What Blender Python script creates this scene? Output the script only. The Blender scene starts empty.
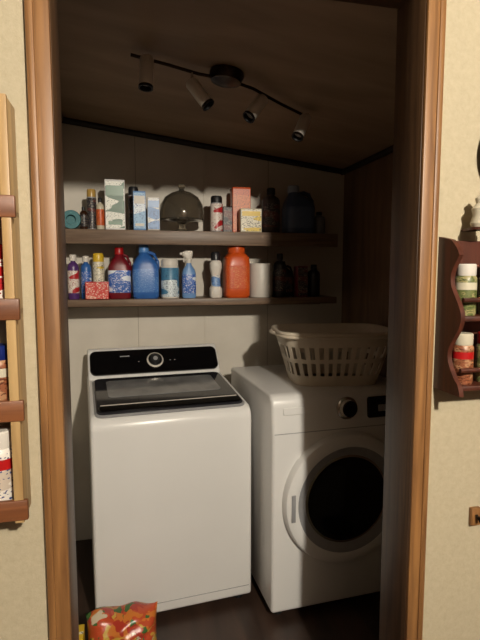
import bpy, bmesh, math, random
from mathutils import Matrix, Vector
random.seed(4)
D=bpy.data; S=bpy.context.scene
S.view_settings.view_transform='Standard'
S.view_settings.look='None'
def s2l(c):
    return tuple(((x/255)/12.92 if x/255<=.04045 else ((x/255+.055)/1.055)**2.4) for x in c)
# ---------------------------------------------------------------- materials
def base(name,rough=.5,metal=0,spec=.5):
    m=D.materials.new(name); m.use_nodes=True
    b=m.node_tree.nodes['Principled BSDF']
    b.inputs['Roughness'].default_value=rough
    b.inputs['Metallic'].default_value=metal
    b.inputs['Specular IOR Level'].default_value=spec
    return m,b,m.node_tree
def noisecol(nt,c1,c2,scale=(10,10,10),nscale=1,detail=4,lo=.35,hi=.65):
    tc=nt.nodes.new('ShaderNodeTexCoord'); mp=nt.nodes.new('ShaderNodeMapping')
    mp.inputs['Scale'].default_value=scale
    n=nt.nodes.new('ShaderNodeTexNoise'); n.inputs['Scale'].default_value=nscale; n.inputs['Detail'].default_value=detail
    r=nt.nodes.new('ShaderNodeValToRGB')
    r.color_ramp.elements[0].position=lo; r.color_ramp.elements[1].position=hi
    r.color_ramp.elements[0].color=(*s2l(c1),1); r.color_ramp.elements[1].color=(*s2l(c2),1)
    nt.links.new(tc.outputs['Object'],mp.inputs['Vector']); nt.links.new(mp.outputs[0],n.inputs['Vector'])
    nt.links.new(n.outputs['Fac'],r.inputs[0])
    return r.outputs[0],n,mp
def M(name,c,rough=.5,metal=0,var=6,scale=30,bump=0,spec=.5):
    m,b,nt=base(name,rough,metal,spec)
    c2=tuple(max(0,x-var) for x in c)
    o,n,mp=noisecol(nt,c2,c,(scale,)*3)
    nt.links.new(o,b.inputs['Base Color'])
    if bump:
        bp=nt.nodes.new('ShaderNodeBump'); bp.inputs['Strength'].default_value=bump; bp.inputs['Distance'].default_value=.003
        nt.links.new(n.outputs['Fac'],bp.inputs['Height']); nt.links.new(bp.outputs[0],b.inputs['Normal'])
    return m
def wood(name,c1,c2,scale=(60,60,3),rough=.45):
    m,b,nt=base(name,rough)
    o,n,mp=noisecol(nt,c1,c2,scale,1,6,.3,.7)
    n.inputs['Distortion'].default_value=.6
    nt.links.new(o,b.inputs['Base Color'])
    bp=nt.nodes.new('ShaderNodeBump'); bp.inputs['Strength'].default_value=.15; bp.inputs['Distance'].default_value=.001
    nt.links.new(n.outputs['Fac'],bp.inputs['Height']); nt.links.new(bp.outputs[0],b.inputs['Normal'])
    return m
def label(name,bg,blot,fg,seed=0,rough=.4,bs=(9,9,26),ts=(150,150,330)):
    m,b,nt=base(name,rough)
    if not isinstance(bs,tuple): bs=(bs,bs,bs*1.3)
    o,n,mp=noisecol(nt,bg,blot,bs,1,0,.53,.55)
    mp.inputs['Location'].default_value=(seed*3.1,seed*1.7,seed)
    tc=nt.nodes.new('ShaderNodeTexCoord'); mp2=nt.nodes.new('ShaderNodeMapping'); mp2.inputs['Scale'].default_value=ts
    n2=nt.nodes.new('ShaderNodeTexNoise'); n2.inputs['Detail'].default_value=0; n2.inputs['Scale'].default_value=1
    r=nt.nodes.new('ShaderNodeValToRGB'); r.color_ramp.elements[0].position=.62; r.color_ramp.elements[1].position=.66
    mx=nt.nodes.new('ShaderNodeMix'); mx.data_type='RGBA'
    nt.links.new(tc.outputs['Object'],mp2.inputs[0]); nt.links.new(mp2.outputs[0],n2.inputs['Vector']); nt.links.new(n2.outputs['Fac'],r.inputs[0])
    nt.links.new(r.outputs[0],mx.inputs[0]); nt.links.new(o,mx.inputs[6]); mx.inputs[7].default_value=(*s2l(fg),1)
    nt.links.new(mx.outputs[2],b.inputs['Base Color'])
    return m
def glass(name,c,rough=.05,trans=1.0):
    m,b,nt=base(name,rough); b.inputs['Base Color'].default_value=(*s2l(c),1)
    b.inputs['Transmission Weight'].default_value=trans
    return m

# ---------------------------------------------------------------- mesh builder
class MB:
    def __init__(s): s.v=[];s.f=[];s.m=[];s.mats=[]
    def mi(s,mat):
        if mat not in s.mats: s.mats.append(mat)
        return s.mats.index(mat)
    def addbm(s,bm,mat,T=None):
        o=len(s.v); k=s.mi(mat); bm.verts.index_update()
        for v in bm.verts: s.v.append(tuple((T@v.co) if T else v.co))
        for f in bm.faces: s.f.append([o+v.index for v in f.verts]); s.m.append(k)
        bm.free()
    def box(s,c,size,mat,rot=(0,0,0),bev=0):
        bm=bmesh.new(); bmesh.ops.create_cube(bm,size=1,matrix=Matrix.Diagonal((*size,1)))
        if bev: bmesh.ops.bevel(bm,geom=bm.edges[:],offset=bev,segments=2,affect='EDGES',profile=.5)
        T=Matrix.Translation(c)@Matrix.Rotation(rot[2],4,'Z')@Matrix.Rotation(rot[1],4,'Y')@Matrix.Rotation(rot[0],4,'X')
        s.addbm(bm,mat,T)
    def prism(s,prof,x0,x1,mat,bev=0,seg=3):
        bm=bmesh.new(); a=[bm.verts.new((x0,y,z)) for y,z in prof]; b=[bm.verts.new((x1,y,z)) for y,z in prof]
        n=len(prof); bm.faces.new(a); bm.faces.new(b[::-1])
        for i in range(n): bm.faces.new((a[i],b[i],b[(i+1)%n],a[(i+1)%n]))
        bmesh.ops.recalc_face_normals(bm,faces=bm.faces[:])
        if bev: bmesh.ops.bevel(bm,geom=bm.edges[:],offset=bev,segments=seg,affect='EDGES',profile=.5,clamp_overlap=True)
        s.addbm(bm,mat)
    def rings(s,rings,mats,closed_ends=True,loop=False):
        o=len(s.v); n=len(rings[0])
        for r in rings: s.v+= [tuple(p) for p in r]
        for i in range(len(rings)-1):
            k=s.mi(mats[i])
            for j in range(n):
                s.f.append([o+i*n+j,o+i*n+(j+1)%n,o+(i+1)*n+(j+1)%n,o+(i+1)*n+j]); s.m.append(k)
        if closed_ends:
            s.f.append([o+j for j in range(n)][::-1]); s.m.append(s.mi(mats[0]))
            s.f.append([o+(len(rings)-1)*n+j for j in range(n)]); s.m.append(s.mi(mats[-1]))
    def lathe(s,prof,seg=28,T=None,c=(0,0,0),sx=1,sy=1):
        T=T or Matrix.Identity(4); T=Matrix.Translation(c)@T
        rr=[]
        for r,z,_ in prof:
            r=max(r,.0004)
            rr.append([T@Vector((r*sx*math.cos(2*math.pi*j/seg),r*sy*math.sin(2*math.pi*j/seg),z)) for j in range(seg)])
        s.rings(rr,[p[2] for p in prof[1:]])
    def loft(s,secs,seg=32,c=(0,0,0)):
        rr=[]
        for q in secs:
            z,hx,hy,n,_=q[:5]; ox,oy=(q[5:7] if len(q)>5 else (0,0))
            ring=[]
            for j in range(seg):
                t=2*math.pi*(j+.5)/seg; C=math.cos(t); Sn=math.sin(t)
                ring.append((c[0]+ox+hx*math.copysign(abs(C)**(2/n),C),c[1]+oy+hy*math.copysign(abs(Sn)**(2/n),Sn),c[2]+z))
            rr.append(ring)
        s.rings(rr,[q[4] for q in secs[1:]])
    def tube(s,pts,r,mat,seg=10,closed=False):
        P=[Vector(p) for p in pts]; n=len(P); rr=[]
        ref=Vector((0,0,1))
        for i,p in enumerate(P):
            a=P[(i-1)%n] if (closed or i>0) else p; b=P[(i+1)%n] if (closed or i<n-1) else p
            d=(b-a).normalized()
            up=ref if abs(d.dot(ref))<.95 else Vector((0,1,0))
            x=d.cross(up).normalized(); y=x.cross(d).normalized()
            rad=r[i] if isinstance(r,(list,tuple)) else r
            rr.append([p+x*rad*math.cos(2*math.pi*j/seg)+y*rad*math.sin(2*math.pi*j/seg) for j in range(seg)])
        if closed: rr.append(rr[0])
        s.rings(rr,[mat]*(len(rr)-1),closed_ends=not closed)
    def plate(s,w,h,t,rad,mat,T,seg=6):
        pts=[]
        for cx,cy,a0 in ((w/2-rad,h/2-rad,0),(-w/2+rad,h/2-rad,90),(-w/2+rad,-h/2+rad,180),(w/2-rad,-h/2+rad,270)):
            for i in range(seg+1):
                a=math.radians(a0+90*i/seg); pts.append((cx+rad*math.cos(a),cy+rad*math.sin(a)))
        e=min(t*.4,.003)
        def ring(k,z): return [T@Vector((x*(1-2*k/w),y*(1-2*k/h),z)) for x,y in pts]
        s.rings([ring(0,0),ring(0,t-e),ring(e,t)],[mat,mat])
    def build(s,name,loc=(0,0,0),rz=0,smooth=35):
        me=D.meshes.new(name); me.from_pydata(s.v,[],s.f)
        for m in s.mats: me.materials.append(m)
        me.polygons.foreach_set('material_index',s.m)
        bm=bmesh.new(); bm.from_mesh(me); bmesh.ops.remove_doubles(bm,verts=bm.verts[:],dist=1e-5)
        bmesh.ops.recalc_face_normals(bm,faces=bm.faces[:]); bm.to_mesh(me); bm.free()
        me.shade_smooth(); me.set_sharp_from_angle(angle=math.radians(smooth))
        ob=D.objects.new(name,me); S.collection.objects.link(ob); ob.location=loc; ob.rotation_euler=(0,0,rz)
        return ob
def RX(a): return Matrix.Rotation(math.radians(a),4,'X')
def TR(*p): return Matrix.Translation(p)

# ---------------------------------------------------------------- palette
oak=wood('oak_trim',(108,72,40),(154,110,64))
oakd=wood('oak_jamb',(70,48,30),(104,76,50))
pine=wood('pine_rack',(160,126,82),(196,164,114))
rackw=wood('rack_shelf_wood',(92,52,28),(134,82,48),(3,60,60))
rackd=wood('mahogany',(58,26,16),(90,44,28))
shelfw=wood('shelf_board',(92,72,56),(128,106,86),(4,60,60))
seamm=M('panel_seam',(150,140,124),.7)
darktrim=wood('dark_moulding',(20,15,12),(36,26,20),(10,10,10))
m,b,nt=base('kitchen_wall_paint',.85,spec=.2)
o,n,mp=noisecol(nt,(176,164,138),(186,175,149),(60,60,60),1,12,.36,.62); nt.links.new(o,b.inputs['Base Color'])
n.inputs['Roughness'].default_value=.75
bp=nt.nodes.new('ShaderNodeBump'); bp.inputs['Strength'].default_value=.45; bp.inputs['Distance'].default_value=.0025
nt.links.new(n.outputs['Fac'],bp.inputs['Height']); nt.links.new(bp.outputs[0],b.inputs['Normal'])
kwall=m
kdark=wood('kitchen_bounce_absorber',(48,35,25),(72,54,39),(20,20,2))  # dark tone made up for the unseen kitchen walls, to cut bounce light
cwall=M('closet_wall_panel',(214,207,194),.6,var=12,scale=4,bump=.05)
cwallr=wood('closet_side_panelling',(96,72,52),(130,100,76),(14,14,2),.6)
ceilm=wood('ceiling_panelling',(142,118,92),(164,138,110),(2,9,9),.6)
kceil=M('kitchen_ceiling',(120,110,98),.9)
floorm=wood('dark_floor',(38,27,22),(66,48,38),(14,2,4),.4)
white=M('enamel_white',(228,227,224),.28,var=3,scale=3)
grey=M('grey_plastic',(150,150,152),.35)
blackg=M('black_gloss',(10,10,12),.08,var=2)
blackm=M('black_matte',(18,18,20),.5,var=4)
darkglass=M('tinted_lid_glass',(44,44,48),.07,var=3)
lidgrey=M('lid_window_reflection',(134,134,134),.12,var=30,scale=8)  # lid window, its bright reflections painted in as lighter mottled grey
chrome=M('chrome',(210,208,204),.18,1,var=2)
steel=M('brushed_steel',(235,228,216),.35,.3,var=4)
nickel=M('dark_bronze',(60,50,42),.35,1,var=4)
plw=M('white_plastic',(214,208,198),.45,var=4)
bask=M('basket_plastic',(214,202,182),.45,var=4)
def C(n,c,r=.35,**k): return M(n,c,r,**k)
red=C('red_plastic',(170,24,26)); blue=C('blue_plastic',(50,100,170)); dblue=C('navy_plastic',(24,40,104))
orange=C('orange_plastic',(206,84,30)); yellow=C('yellow_plastic',(220,184,50)); teal=C('teal_plastic',(38,110,116))
dred=C('maroon_plastic',(112,20,32)); purple=C('purple_plastic',(84,50,110)); green=C('green_plastic',(40,100,60))
lblue=C('light_blue_plastic',(110,150,200)); brown=C('brown_glass',(52,30,18),.15); dark=C('charcoal_plastic',(34,34,38))
cream=C('cream_plastic',(200,192,170)); gold=C('gold_cap',(180,145,75),.3)
L_green=label('label_green',(226,226,214),(44,92,62),(40,76,56),1)
L_blue=label('label_blue',(130,176,212),(220,230,238),(50,80,150),2)
L_white=label('label_white',(222,222,218),(110,150,200),(60,70,120),3)
L_red=label('label_red',(206,60,52),(220,120,100),(240,230,210),4)
L_redw=label('label_red_white',(226,216,206),(180,36,40),(150,30,36),5)
L_bluew=label('label_blue_white',(48,96,176),(214,222,232),(220,220,230),6)
L_orange=label('label_orange',(200,92,44),(210,116,62),(90,40,24),7)
L_yel=label('label_yellow',(226,218,194),(222,190,60),(70,60,50),8)
L_dark=label('label_dark',(40,36,44),(96,44,42),(150,140,124),9)
L_teal=label('label_teal',(76,132,166),(214,226,230),(34,60,100),10)
L_oj=label('label_orange_jug',(206,84,30),(196,74,24),(214,130,70),11,bs=10)
L_spice=label('label_spice',(220,214,204),(190,176,160),(50,60,110),12,bs=(10,10,60),ts=(160,160,240))
L_herb=label('herb_contents',(104,110,64),(150,142,96),(70,80,40),13,bs=60)
L_spice2=label('spice_contents',(140,84,56),(170,126,92),(90,44,26),14,bs=60)

# ================================================================ ROOM SHELL
def wallbox(name,x0,x1,y0,y1,z0,z1,mat):
    b=MB(); b.box(((x1-x0)/2,(y1-y0)/2,(z1-z0)/2),(x1-x0,y1-y0,z1-z0),mat); return b.build(name,(x0,y0,z0))
OL,OR,HZ=-.137,.704,2.215
YF,YB=1.10,1.22
wallbox('wall_front_left',-1.9,OL-.02,YF,YB,0,2.7,kwall)
wallbox('wall_front_right',OR+.02,2.3,YF,YB,0,2.7,kwall)
wallbox('wall_front_header',OL-.02,OR+.02,YF,YB,HZ+.02,2.7,kwall)
wallbox('wall_kitchen_left',-2.0,-1.9,-2.2,YB,0,2.7,kdark)
wallbox('wall_kitchen_right',2.3,2.4,-2.2,YB,0,2.7,kdark)
wallbox('wall_kitchen_back',-1.9,2.3,-2.3,-2.2,0,2.7,kdark)
wallbox('ceiling_kitchen',-2.0,2.4,-2.3,YB,2.7,2.8,kceil)
wallbox('floor',-2.0,2.4,-2.3,2.95,-.1,0,floorm)
b=MB(); b.box((.915,.05,1.25),(1.83,.1,2.5),cwall)
for sx in (.49,.87,1.25): b.box((sx,-.0008,1.25),(.0025,.0016,2.2),seamm)
b.box((.877,-.002,1.25),(.020,.004,2.2),cwall,bev=.001)
b.build('wall_back',(-.43,2.82,0))
wallbox('wall_left',-.43,-.33,YB,2.82,0,2.5,cwall)
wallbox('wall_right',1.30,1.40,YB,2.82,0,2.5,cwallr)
def cz(x): return 2.34-.122*(x+.29)
b=MB()
x0,x1=-.33,1.30
vv=[(x0,YB,cz(x0)),(x1,YB,cz(x1)),(x1,2.82,cz(x1)),(x0,2.82,cz(x0))]
b.v=vv+[(x,y,z+.06) for x,y,z in vv]; b.f=[[0,1,2,3],[4,5,6,7],[0,1,5,4],[1,2,6,5],[2,3,7,6],[3,0,4,7]]; b.m=[b.mi(ceilm)]*6
b.build('ceiling')
b=MB(); b.tube([(x0,2.805,cz(x0)-.012),(x1,2.805,cz(x1)-.012)],.017,darktrim,8); b.build('trim_1')
b=MB(); b.tube([(1.285,YB,cz(x1)-.012),(1.285,2.82,cz(x1)-.012)],.017,darktrim,8); b.build('trim_2')
b=MB(); b.tube([(x0+.015,YB,cz(x0)-.012),(x0+.015,2.82,cz(x0)-.012)],.017,darktrim,8); b.build('trim_3')
b=MB()
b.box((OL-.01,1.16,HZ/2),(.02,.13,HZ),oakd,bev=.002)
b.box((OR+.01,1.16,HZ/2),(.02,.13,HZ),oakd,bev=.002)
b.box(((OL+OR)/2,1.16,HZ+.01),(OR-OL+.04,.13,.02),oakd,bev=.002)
def casing(xa,xb):
    w=xb-xa
    b.box(((xa+xb)/2,1.092,(HZ+.05)/2),(w,.016,HZ+.05),oak,bev=.004)
    o=xa+.009 if xa<0 else xb-.009
    b.box((o,1.085,(HZ+.05)/2),(.016,.01,HZ+.05),oak,bev=.004)
casing(OL-.048,OL-.001); casing(OR+.001,OR+.048)
b.box(((OL+OR)/2,1.092,HZ+.027),(OR-OL+.096,.016,.045),oak,bev=.004)
b.build('door_1')
b=MB(); b.box((.8,.0,.045),(1.0,.014,.09),oak,bev=.003); b.build('baseboard_front_right',(.46,1.092,0))

# ================================================================ WASHER
W=.70
b=MB()
b.prism([(0,.035),(0,.89),(.012,.917),(.04,.937),(.50,.99),(.67,.99),(.67,.035)],0,W,white,.016)
b.prism([(.50,.975),(.513,1.003),(.602,1.118),(.622,1.132),(.65,1.13),(.67,1.1),(.67,.97)],.004,W-.004,white,.012)
ang=math.degrees(math.atan2(.115,.089))
Tp=TR(W/2,.555,1.063)@RX(ang)
b.plate(W-.03,.138,.012,.03,blackg,Tp)
Tk=Tp@TR(-.005,-.002,.012)
b.lathe([(.044,0,chrome),(.044,.006,chrome),(.036,.012,steel),(.028,.02,blackm),(.025,.024,blackm),(0,.024,blackm)],T=Tk)
b.lathe([(.012,.0235,grey),(.012,.0255,grey),(0,.0255,grey)],T=Tk)
b.box(Tp@Vector((-.16,.03,.0125)),(.05,.005,.002),grey,rot=(math.radians(ang),0,0))
for sx in (-.09,.075,.10): b.box(Tp@Vector((sx,-.005,.0125)),(.007,.003,.002),grey,rot=(math.radians(ang),0,0))
la=math.degrees(math.atan2(.053,.46))
Tl=TR(W/2,.262,.9645)@RX(la)
b.plate(.66,.475,.010,.035,grey,Tl@TR(0,-.006,-.006))
b.plate(.642,.455,.014,.03,darkglass,Tl@TR(0,-.008,-.002))
b.plate(.53,.23,.002,.02,lidgrey,Tl@TR(0,.055,.012))
b.plate(.625,.052,.006,.012,blackg,Tl@TR(0,-.198,.012))
b.plate(.61,.007,.002,.0018,steel,Tl@TR(0,-.166,.018))
b.box((W/2,-.001,.085),(W-.03,.002,.002),grey)
for x in (.05,W-.05):
    for y in (.06,.6): b.lathe([(.022,0,blackm),(.022,.02,blackm),(.012,.04,blackm)],seg=12,c=(x,y,0))
b.build('washing_machine',(-.158,2.03,0),math.radians(5))

# ================================================================ DRYER
W=.685
b=MB()
b.prism([(0,.035),(0,.845),(.012,.97),(.024,.998),(.05,1.01),(.69,1.01),(.69,.035)],0,W,white,.014)
b.box((W/2,.0015,.845),(W-.02,.004,.003),grey)
Td=TR(.343,0,.535)@RX(90)
b.lathe([(.298,-.004,white),(.298,.020,white),(.290,.036,white),(.268,.046,white),(.240,.044,white),(.218,.034,grey),(.200,.030,grey),(.190,.032,chrome),(.184,.030,blackg),(.14,.036,blackg),(.07,.041,blackg),(0,.042,blackg)],seg=72,T=Td)
b.box((.343-.262,-.047,.53),(.018,.006,.12),grey,bev=.002)
Tc=TR(.350,.006,.935)@RX(84.5)
b.lathe([(.050,-.002,grey),(.050,.004,chrome),(.044,.008,chrome),(.038,.010,chrome),(.036,.030,steel),(.031,.034,blackg),(0,.034,blackg)],seg=40,T=Tc)
b.plate(.215,.095,.006,.012,blackg,TR(.343+.215,.006,.93)@RX(84.5))
b.plate(.06,.03,.001,.004,grey,TR(.343+.19,-.0005,.925)@RX(84.5))
b.plate(.16,.03,.003,.006,white,TR(.13,.006,.94)@RX(84.5))
for x in (.05,W-.05):
    for y in (.06,.6): b.lathe([(.022,0,blackm),(.022,.02,blackm),(.012,.04,blackm)],seg=12,c=(x,y,0))
b.build('clothes_dryer',(.588,1.935,0),math.radians(3))

# ================================================================ LAUNDRY BASKET
b=MB()
N=72; H=.245
def brg(z,k=0):
    f=z/H; hx=.200+.07*f+k; hy=.145+.06*f+k; n=4.2; out=[]
    for j in range(N):
        t=2*math.pi*(j+.5)/N; c_=math.cos(t); s_=math.sin(t)
        out.append(Vector((hx*math.copysign(abs(c_)**(2/n),c_),hy*math.copysign(abs(s_)**(2/n),s_),z)))
    return out
def even(r):
    L=[0]; 
    for i in range(N): L.append(L[-1]+(r[(i+1)%N]-r[i]).length)
    tot=L[-1]; out=[]; k=0
    for j in range(N):
        s_=tot*j/N
        while L[k+1]<s_: k+=1
        out.append(r[k].lerp(r[(k+1)%N],(s_-L[k])/(L[k+1]-L[k]+1e-9)))
    return out
zs=[0,.035,.05,.11,.13,.185,.205,H]
Z=[even(brg(z)) for z in zs]; Zi=[even(brg(z,-.004)) for z in zs]
o=len(b.v); k=b.mi(bask)
for R in Z: b.v+=[tuple(p) for p in R]
oi=len(b.v)
for R in Zi: b.v+=[tuple(p) for p in R]
def hole(i,j):
    if i==2 or i==4: return j%2!=0
    return False
def vid(i,j,inn): return (oi if inn else o)+i*N+j%N
for i in range(len(zs)-1):
    for j in range(N):
        if hole(i,j):
            continue
        b.f.append([vid(i,j,0),vid(i,j+1,0),vid(i+1,j+1,0),vid(i+1,j,0)]); b.m.append(k)
        b.f.append([vid(i,j,1),vid(i+1,j,1),vid(i+1,j+1,1),vid(i,j+1,1)]); b.m.append(k)
        for (ii,jj,e) in ((i,j-1,((i,j),(i+1,j))),(i,j+1,((i,j+1),(i+1,j+1))),(i-1,j,((i,j),(i,j+1))),(i+1,j,((i+1,j),(i+1,j+1)))):
            if 0<=ii<len(zs)-1 and hole(ii,jj%N):
                p,q=e; b.f.append([vid(*p,0),vid(*q,0),vid(*q,1),vid(*p,1)]); b.m.append(k)
b.f.append([vid(0,j,0) for j in range(N)][::-1]); b.m.append(k)
b.f.append([vid(0,j,1) for j in range(N)]); b.m.append(k)
def rim(dz,kk,r): b.tube([p+Vector((0,0,dz)) for p in even(brg(H,kk))],r,bask,8,closed=True)
rim(0,.006,.010); rim(-.012,.012,.007)
for sx in (-1,1):
    b.tube([(sx*.278,-.06,.236),(sx*.292,-.04,.238),(sx*.297,0,.238),(sx*.292,.04,.238),(sx*.278,.06,.236)],.009,bask,8)
b.build('laundry_basket',(.965,2.20,1.0105),math.radians(-8))

# ================================================================ WALL SHELVES
for nm,z,t,lip in (('wall_shelf',1.745,.03,.072),('wall_shelf',1.396,.03,.036)):
    b=MB()
    b.box((.74,.133,-t/2),(1.46,.266,t),shelfw,bev=.002)
    b.box((.74,.008,-lip/2),(1.46,.018,lip),shelfw,bev=.003)
    b.box((.74,.252,-t-.012),(1.46,.022,.026),shelfw,bev=.002)
    b.build(nm,(-.325,2.55,z))
ZU,ZL=1.7455,1.3965

def bottle(name,x,y,z,h,r,body,cap,lab=None,neck=.4,sy=1,shoulder=.72,capr=.45,trans=None):
    b=MB(); lab=lab or body
    b.lathe([(r*.9,0,body),(r,.008,body),(r,h*.14,body),(r*1.01,h*.15,lab),(r*1.01,h*(shoulder-.08),lab),(r,h*(shoulder-.07),body),(r,h*shoulder,body),
             (r*.85,h*(shoulder+.06),body),(r*neck,h*(shoulder+.12),body),(r*neck,h*.86,body),(r*capr*1.05,h*.86,cap),(r*capr*1.05,h*.985,cap),(r*capr*.9,h,cap),(0,h,cap)],sy=sy)
    return b.build(name,(x,y,z))
def can(name,x,y,z,h,r,lab,top,cap):
    b=MB(); b.lathe([(r*.95,0,top),(r,.006,top),(r,h*.04,top),(r,h*.78,lab),(r*.92,h*.81,top),(r*.93,h*.82,cap),(r*.93,h*.95,cap),(r*.8,h,cap),(0,h,cap)])
    return b.build(name,(x,y,z))
def carton(name,x,y,z,w,d,h,lab,side,rz=0,band=None):
    b=MB(); b.box((0,0,h/2),(w,d,h),side,bev=.0025)
    b.box((0,-d/2-.0006,h*.5),(w*.94,.0012,h*.92),lab)
    if band:
        b.box((0,-d/2-.0016,h*.78),(w*.86,.0014,h*.2),band)
        b.box((0,-d/2-.0016,h*.14),(w*.7,.0014,h*.07),band)
    b.box((0,0,h+.0006),(w*.98,d*.12,.0012),lab)
    return b.build(name,(x,y,z),rz)
def jug(name,x,y,z,h,w,d,body,cap,lab,rz=0,capx=-.18,hand=True):
    b=MB(); hx=w/2; hy=d/2
    b.loft([(0,hx*.92,hy*.9,4,body),(.01,hx,hy,4.5,body),(h*.12,hx,hy,4.5,body),(h*.13,hx*1.01,hy*1.01,4.5,lab),(h*.55,hx*1.01,hy*1.01,4.5,lab),(h*.56,hx,hy,4.5,body),
            (h*.64,hx*.97,hy*.95,4,body),(h*.74,hx*.72,hy*.85,3,body,capx*w*.35,0),(h*.82,hx*.42,hy*.62,2.4,body,capx*w*.8,0),(h*.86,hx*.36,hy*.5,2,body,capx*w,0)],seg=40)
    b.lathe([(w*.19,h*.85,cap),(w*.2,h*.87,cap),(w*.19,h*.98,cap),(w*.16,h,cap),(0,h,cap)],c=(capx*w,0,0),seg=24)
    if hand:
        b.tube([(capx*w+w*.12,0,h*.82),(hx*.35,0,h*.86),(hx*.72,0,h*.82),(hx*.92,0,h*.7),(hx*.94,0,h*.55)],w*.075,body,10)
    return b.build(name,(x,y,z),rz)
def spray(name,x,y,z,h,w,body,head,lab):
    b=MB(); r=w/2
    b.loft([(0,r*.92,r*.6,3,body),(.008,r,r*.68,3,body),(h*.1,r,r*.68,3,body),(h*.11,r*1.01,r*.7,3,lab),(h*.5,r*1.01,r*.7,3,lab),(h*.51,r,r*.68,3,body),(h*.6,r*.85,r*.6,2.5,body),(h*.7,r*.4,r*.4,2,body),(h*.76,r*.34,r*.34,2,body)])
    b.lathe([(r*.42,h*.74,head),(r*.42,h*.82,head),(r*.3,h*.84,head)],seg=20)
    b.loft([(h*.83,r*.4,r*.3,3,head),(h*.9,r*.75,r*.34,3,head,-r*.2,0),(h*.97,r*.8,r*.34,3,head,-r*.2,0),(h,r*.5,r*.25,3,head,0,0)],seg=20)
    b.tube([(-r*.55,0,h*.88),(-r*.75,0,h*.82),(-r*.7,0,h*.76)],r*.12,head,8)
    b.lathe([(r*.2,0,head),(r*.2,.012,head)],T=Matrix.Rotation(math.radians(-90),4,'Y'),c=(-r*.95,0,h*.935),seg=12)
    return b.build(name,(x,y,z))
# upper shelf
b=MB(); 
b.lathe([(.024,-.012,teal),(.045,-.012,teal),(.048,0,teal),(.045,.012,teal),(.024,.012,teal),(.022,0,teal),(.024,-.012,teal)],T=RX(90),c=(0,0,.048))
b.build('tape_roll',(-.262,2.60,ZU))
bottle('brown_glass_bottle',-.203,2.62,ZU,.115,.019,brown,blackm,L_dark)
can('aerosol_can',-.165,2.64,ZU,.205,.024,L_dark,grey,gold)
bottle('small_bottle',-.122,2.61,ZU,.16,.02,cream,blackm,L_orange)
carton('cleaner_carton',-.05,2.63,ZU,.098,.09,.25,L_green,white,rz=.05,band=green)
can('aerosol_can',.045,2.70,ZU,.235,.028,L_dark,grey,dark)
carton('detergent_carton',.072,2.60,ZU,.062,.06,.195,L_blue,lblue,band=plw)
carton('powder_carton',.142,2.60,ZU,.062,.06,.17,L_white,plw,band=lblue)
smoke=glass('smoky_glass',(196,186,168),.03,.92)
b=MB()
b.lathe([(.055,0,smoke),(.06,.005,smoke),(.02,.02,smoke),(.016,.045,smoke),(.03,.055,smoke),(.118,.062,smoke),(.122,.07,smoke),(0,.07,smoke)],seg=48)
b.lathe([(.118,.071,smoke),(.120,.10,smoke),(.114,.145,smoke),(.09,.185,smoke),(.052,.21,smoke),(.018,.22,smoke),(.012,.228,smoke),(.02,.238,smoke),(.018,.252,smoke),(0,.256,smoke)],seg=48)
b.lathe([(0,.216,smoke),(.050,.207,smoke),(.088,.182,smoke),(.111,.144,smoke),(.117,.10,smoke),(.115,.071,smoke)],seg=48)
b.build('cake_dome',(.297,2.675,ZU))
can('spray_can',.476,2.62,ZU,.19,.033,L_redw,grey,blackm)
carton('black_box',.54,2.68,ZU,.05,.1,.14,L_dark,dark)
carton('orange_carton',.625,2.70,ZU,.10,.09,.25,L_orange,orange,rz=-.06)
carton('sponge_carton',.655,2.60,ZU,.115,.07,.125,L_yel,cream,rz=-.04,band=yellow)
bottle('dark_bottle',.79,2.66,ZU,.25,.05,C('smoky_plastic',(66,58,56)),blackm,L_dark)
jug('blue_jug',.955,2.67,ZU,.27,.17,.13,C('slate_plastic',(66,84,116)),C('pale_cap',(150,160,176)),C('slate_plastic_label',(84,100,130)))
bottle('dark_bottle',1.08,2.67,ZU,.13,.035,C('grey_bottle',(120,122,130)),blackm)
# lower shelf
bottle('laundry_bottle',-.262,2.62,ZL,.225,.028,purple,plw,L_redw,capr=.6)
bottle('blue_bottle',-.203,2.66,ZL,.22,.027,blue,plw,L_bluew,capr=.6)
can('wipes_can',-.142,2.69,ZL,.235,.03,L_yel,plw,yellow)
carton('red_carton',-.145,2.59,ZL,.115,.06,.088,L_red,red)
jug('detergent_jug',-.035,2.64,ZL,.265,.115,.1,dred,red,L_bluew,capx=0)
jug('detergent_jug',.098,2.635,ZL,.278,.135,.12,blue,C('sky_cap',(90,140,200)),label('label_sky',(70,118,186),(60,108,180),(130,170,214),15,bs=12),capx=-.05)
can('laundry_booster_tub',.225,2.63,ZL,.205,.048,L_teal,plw,plw)
spray('spray_bottle',.325,2.62,ZL,.25,.074,lblue,plw,L_bluew)
b=MB()
b.loft([(0,.03,.026,3,plw),(.01,.034,.03,3,plw),(.05,.034,.03,3,plw),(.06,.026,.024,2.5,plw),(.12,.024,.022,2.5,L_white),(.16,.032,.028,3,plw),(.185,.034,.03,2.5,plw),(.205,.02,.02,2,plw)])
b.lathe([(.026,.2,dark),(.026,.235,dark),(.02,.245,dark),(0,.245,dark)],seg=20); b.build('bleach_bottle',(.47,2.62,ZL))
b=MB()
b.loft([(0,.062,.056,4,orange),(.012,.068,.062,5,orange),(.05,.068,.062,5,orange),(.051,.069,.063,5,L_oj),(.17,.069,.063,5,L_oj),(.171,.068,.062,5,orange),(.215,.066,.06,4,orange),(.235,.05,.05,3,orange),(.243,.04,.04,2,orange)],seg=40)
b.lathe([(.046,.24,orange),(.047,.245,orange),(.047,.27,orange),(.042,.275,orange),(0,.275,orange)],seg=28); b.build('orange_canister',(.585,2.625,ZL))
b=MB()
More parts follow.
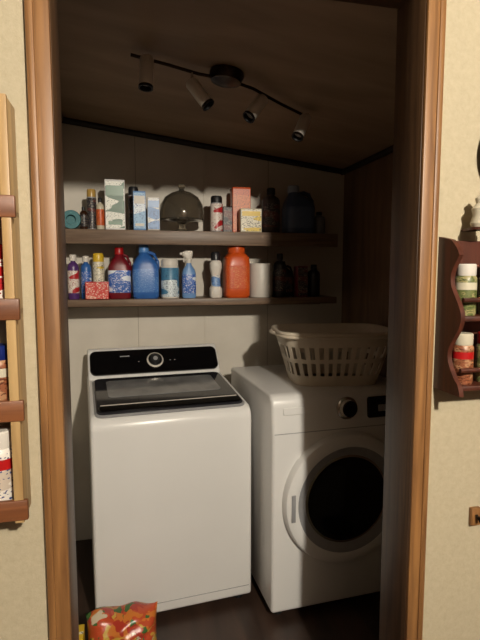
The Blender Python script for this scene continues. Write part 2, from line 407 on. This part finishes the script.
b.lathe([(.02,0,plw),(.062,0,plw),(.064,.004,plw),(.064,.18,plw),(.062,.184,plw),(.022,.184,plw),(.02,.18,plw),(.02,0,plw)],seg=40); b.build('paper_towel_roll',(.728,2.64,ZL))
bottle('dark_bottle',.835,2.63,ZL,.24,.036,dark,blackm,L_dark)
jug('dark_jug',.895,2.72,ZL,.2,.09,.08,dark,blackm,L_dark)
carton('maroon_carton',.955,2.62,ZL,.06,.07,.17,L_dark,dred)
bottle('dark_bottle',1.04,2.64,ZL,.18,.036,dark,blackm)

# ================================================================ TRACK LIGHT
b=MB()
Zc=cz(.373)
sl=math.atan(.122)
b.lathe([(.062,0,nickel),(.064,-.012,nickel),(.055,-.035,nickel),(.02,-.045,nickel),(0,-.046,nickel)],T=Matrix.Rotation(sl,4,'Y'),c=(.373,1.828,Zc-.001),seg=32)
pts=[]
P=[(.03,1.80),(.16,1.815),(.27,1.835),(.373,1.828),(.48,1.86),(.62,1.95),(.765,2.03)]
for i in range(len(P)-1):
    for k in range(4):
        t=k/4; pts.append((P[i][0]*(1-t)+P[i+1][0]*t,P[i][1]*(1-t)+P[i+1][1]*t))
pts.append(P[-1])
DR=-.026
b.tube([(x,y,cz(x)+DR) for x,y in pts],.006,nickel,8)
for (x,y,dx,dy,dz,dr) in ((.085,1.80,-.06,-.12,-1,.004),(.245,1.83,.55,-.25,-.8,.040),(.525,1.895,-.62,-.25,-.8,.02),(.745,2.01,-.42,-.25,-.85,.012)):
    d=Vector((dx,dy,dz)).normalized(); p=Vector((x,y,cz(x)+DR))
    j=p+Vector((0,0,-dr)); b.tube([p,j],.005,chrome,8)
    q=d.to_track_quat('Z','Y').to_matrix().to_4x4()
    b.lathe([(.006,-.010,steel),(.021,-.008,steel),(.024,-.002,steel),(.024,.092,steel),(.0255,.094,nickel),(.0255,.102,nickel),(.021,.102,blackm),(.018,.085,blackm),(0,.083,plw)],T=TR(*j)@q,seg=24)
b.build('track_light')

# ================================================================ SNACK BAG
m,bb,nt=base('printed_bag_foil',.3)
tc=nt.nodes.new('ShaderNodeTexCoord'); vo=nt.nodes.new('ShaderNodeTexVoronoi'); vo.inputs['Scale'].default_value=26
ns=nt.nodes.new('ShaderNodeTexNoise'); ns.inputs['Scale'].default_value=14
ad=nt.nodes.new('ShaderNodeMix'); ad.data_type='RGBA'; ad.inputs[0].default_value=.2
nt.links.new(tc.outputs['Object'],ad.inputs[6]); nt.links.new(tc.outputs['Object'],ns.inputs['Vector']); nt.links.new(ns.outputs['Color'],ad.inputs[7]); nt.links.new(ad.outputs[2],vo.inputs['Vector'])
sp=nt.nodes.new('ShaderNodeSeparateColor'); nt.links.new(vo.outputs['Color'],sp.inputs[0])
r=nt.nodes.new('ShaderNodeValToRGB'); r.color_ramp.interpolation='CONSTANT'
cols=[(0,(186,76,44)),(.25,(200,118,50)),(.5,(60,100,50)),(.62,(196,160,70)),(.75,(170,54,38)),(.9,(200,186,160))]
r.color_ramp.elements[0].color=(*s2l(cols[0][1]),1); r.color_ramp.elements[1].position=.25; r.color_ramp.elements[1].color=(*s2l(cols[1][1]),1)
for p_,c_ in cols[2:]:
    e=r.color_ramp.elements.new(p_); e.color=(*s2l(c_),1)
nt.links.new(sp.outputs[0],r.inputs[0]); nt.links.new(r.outputs[0],bb.inputs['Base Color']); bagm=m
b=MB(); nx,nz=22,18; w,h=.28,.195
def bagpt(i,k,side):
    u=i/nx*2-1; v=k/nz*2-1
    th=.075*max(0,(1-abs(u)**3))**.6*max(0,(1-abs(v)**3.2))**.6
    wr=.006*math.sin(u*9+v*4)*(1-abs(u))+.005*math.sin(v*13-u*6)
    x=u*w/2*(1-.06*(1-v*v)); z=(v+1)/2*h+.008*math.sin(u*7)*(v>0)*v
    return (x,side*(th+wr*(th>0.01))+.02*v,z)
for side in (-1,1):
    o=len(b.v)
    for k in range(nz+1):
        for i in range(nx+1): b.v.append(bagpt(i,k,side))
    for k in range(nz):
        for i in range(nx):
            b.f.append([o+k*(nx+1)+i,o+k*(nx+1)+i+1,o+(k+1)*(nx+1)+i+1,o+(k+1)*(nx+1)+i]); b.m.append(b.mi(bagm))
b.build('snack_bag',(-.045,1.88,.002),smooth=60)
carton('yellow_carton',-.228,1.88,0.001,.07,.1,.13,L_yel,yellow)

# ================================================================ LEFT SPICE RACK
b=MB(); RXr=-.212; xl=-.62
b.box((RXr-.007,1.062,1.445),(.014,.074,.83),pine,bev=.002)
b.box((xl,1.062,1.445),(.014,.074,.83),pine,bev=.002)
b.box((RXr-.007,1.02,1.445),(.018,.012,.83),pine,bev=.002)
for z in (1.655,1.46,1.26,1.057):
    b.box(((RXr+xl)/2,1.06,z-.008),(RXr-xl,.076,.014),rackw,bev=.002)
    b.box(((RXr+xl)/2,1.017,z-.0),(RXr-xl+.02,.012,.042),rackw,bev=.003)
b.build('spice_rack')
def jar(name,x,y,z,h,r,body,cap,stripe=None):
    b=MB(); stripe=stripe or body
    b.lathe([(r*.93,0,body),(r,.006,body),(r,h*.50,body),(r,h*.51,stripe),(r,h*.64,stripe),(r,h*.72,body),(r*.86,h*.77,body),(r*.9,h*.79,cap),(r*.9,h*.98,cap),(r*.82,h,cap),(0,h,cap)],seg=28)
    return b.build(name,(x,y,z))
for z,h,r,items in ((1.656,.115,.027,((L_dark,dblue,grey),(L_herb,red,None),(L_spice,green,None))),(1.461,.125,.027,((L_redw,red,red),(L_spice2,red,None),(L_spice,red,None))),(1.261,.125,.027,((L_spice2,dblue,cream),(L_spice,blue,None),(L_herb,green,None))),(1.058,.155,.033,((L_spice,plw,red),(L_spice,red,red),(L_spice2,plw,None)))):
    x=-.229-r
    for i,(bo,ca,st) in enumerate(items):
        jar('spice_jar',x,1.060,z,h,r,bo,ca,st); x-=2*r+.012
# ================================================================ RIGHT SPICE RACK (scalloped side)
b=MB()
prof=[(1.10,1.235)]
for i in range(41):
    t=i/40; z=1.235+.375*t
    dp=.075+.022*math.cos(t*math.pi*4)+(.006 if t<.1 else 0)
    if t>.9: dp*=1-(t-.9)*5
    prof.append((1.10-dp,z))
prof.append((1.10,1.62))
for xx in (.772,1.12): b.prism(prof,xx-.006,xx+.006,rackd)
for z in (1.25,1.42):
    b.box((.946,1.055,z),(.336,.085,.012),rackd,bev=.002)
    b.tube([(.778,1.014,z+.045),(1.114,1.014,z+.045)],.006,rackd,8)
b.box((.946,1.094,1.43),(.336,.01,.36),rackd)
b.build('spice_rack')
for z,its in ((1.2565,((L_spice2,cream,red),(L_herb,red,None),(L_spice,red,None))),(1.4265,((L_herb,plw,cream),(L_herb,cream,None),(L_spice2,plw,None)))):
    x=.812
    for bo,ca,st in its: jar('spice_jar',x,1.052,z,.125,.026,bo,ca,st); x+=.07
b=MB()
b.lathe([(.02,0,cream),(.024,.01,cream),(.018,.03,cream),(.022,.045,cream),(.012,.058,cream),(.015,.07,cream),(0,.083,cream)],seg=20)
b.lathe([(.028,-.006,rackd),(.028,0,rackd),(0,0,rackd)],seg=20)
b.box((0,.025,-.003),(.03,.05,.006),rackd)
b.build('small_figurine',(.845,1.05,1.64))
b=MB(); b.lathe([(.02,0,blackm),(.06,.006,dark),(.12,.022,blackm),(.123,.026,blackm),(.118,.026,dark),(.06,.011,dark),(0,.008,dark)],seg=56,T=RX(90)); b.build('wall_plate',(.985,1.0995,1.83))
b=MB(); b.box((0,0,0),(.03,.012,.05),oak,bev=.003); b.tube([(0,-.006,.005),(0,-.02,-.005),(0,-.024,.01)],.004,nickel,8); b.build('coat_hook',(.905,1.094,.875))

# ================================================================ LIGHTS / CAMERA
b=MB()
b.lathe([(.09,0,plw),(.095,-.02,plw),(.06,-.035,plw),(0,-.036,plw)],seg=32); b.build('kitchen_ceiling_lamp',(.64,-1.2,2.699))
l=D.lights.new('kitchen_bulb','POINT'); l.energy=350; l.shadow_soft_size=.05; l.color=(1,.91,.77)
lo=D.objects.new('kitchen_bulb',l); lo.location=(.64,-1.2,2.52); S.collection.objects.link(lo)
w=D.worlds.new('World'); S.world=w; w.use_nodes=True
w.node_tree.nodes['Background'].inputs[0].default_value=(.6,.65,.75,1); w.node_tree.nodes['Background'].inputs[1].default_value=.05
cam=D.cameras.new('Camera'); co=D.objects.new('Camera',cam); S.collection.objects.link(co)
cam.sensor_fit='VERTICAL'; cam.sensor_height=24; cam.lens=18.375; cam.clip_start=.01
co.location=(0,0,1.53); co.rotation_euler=(math.radians(90-5.5),0,math.radians(-13))
S.camera=co
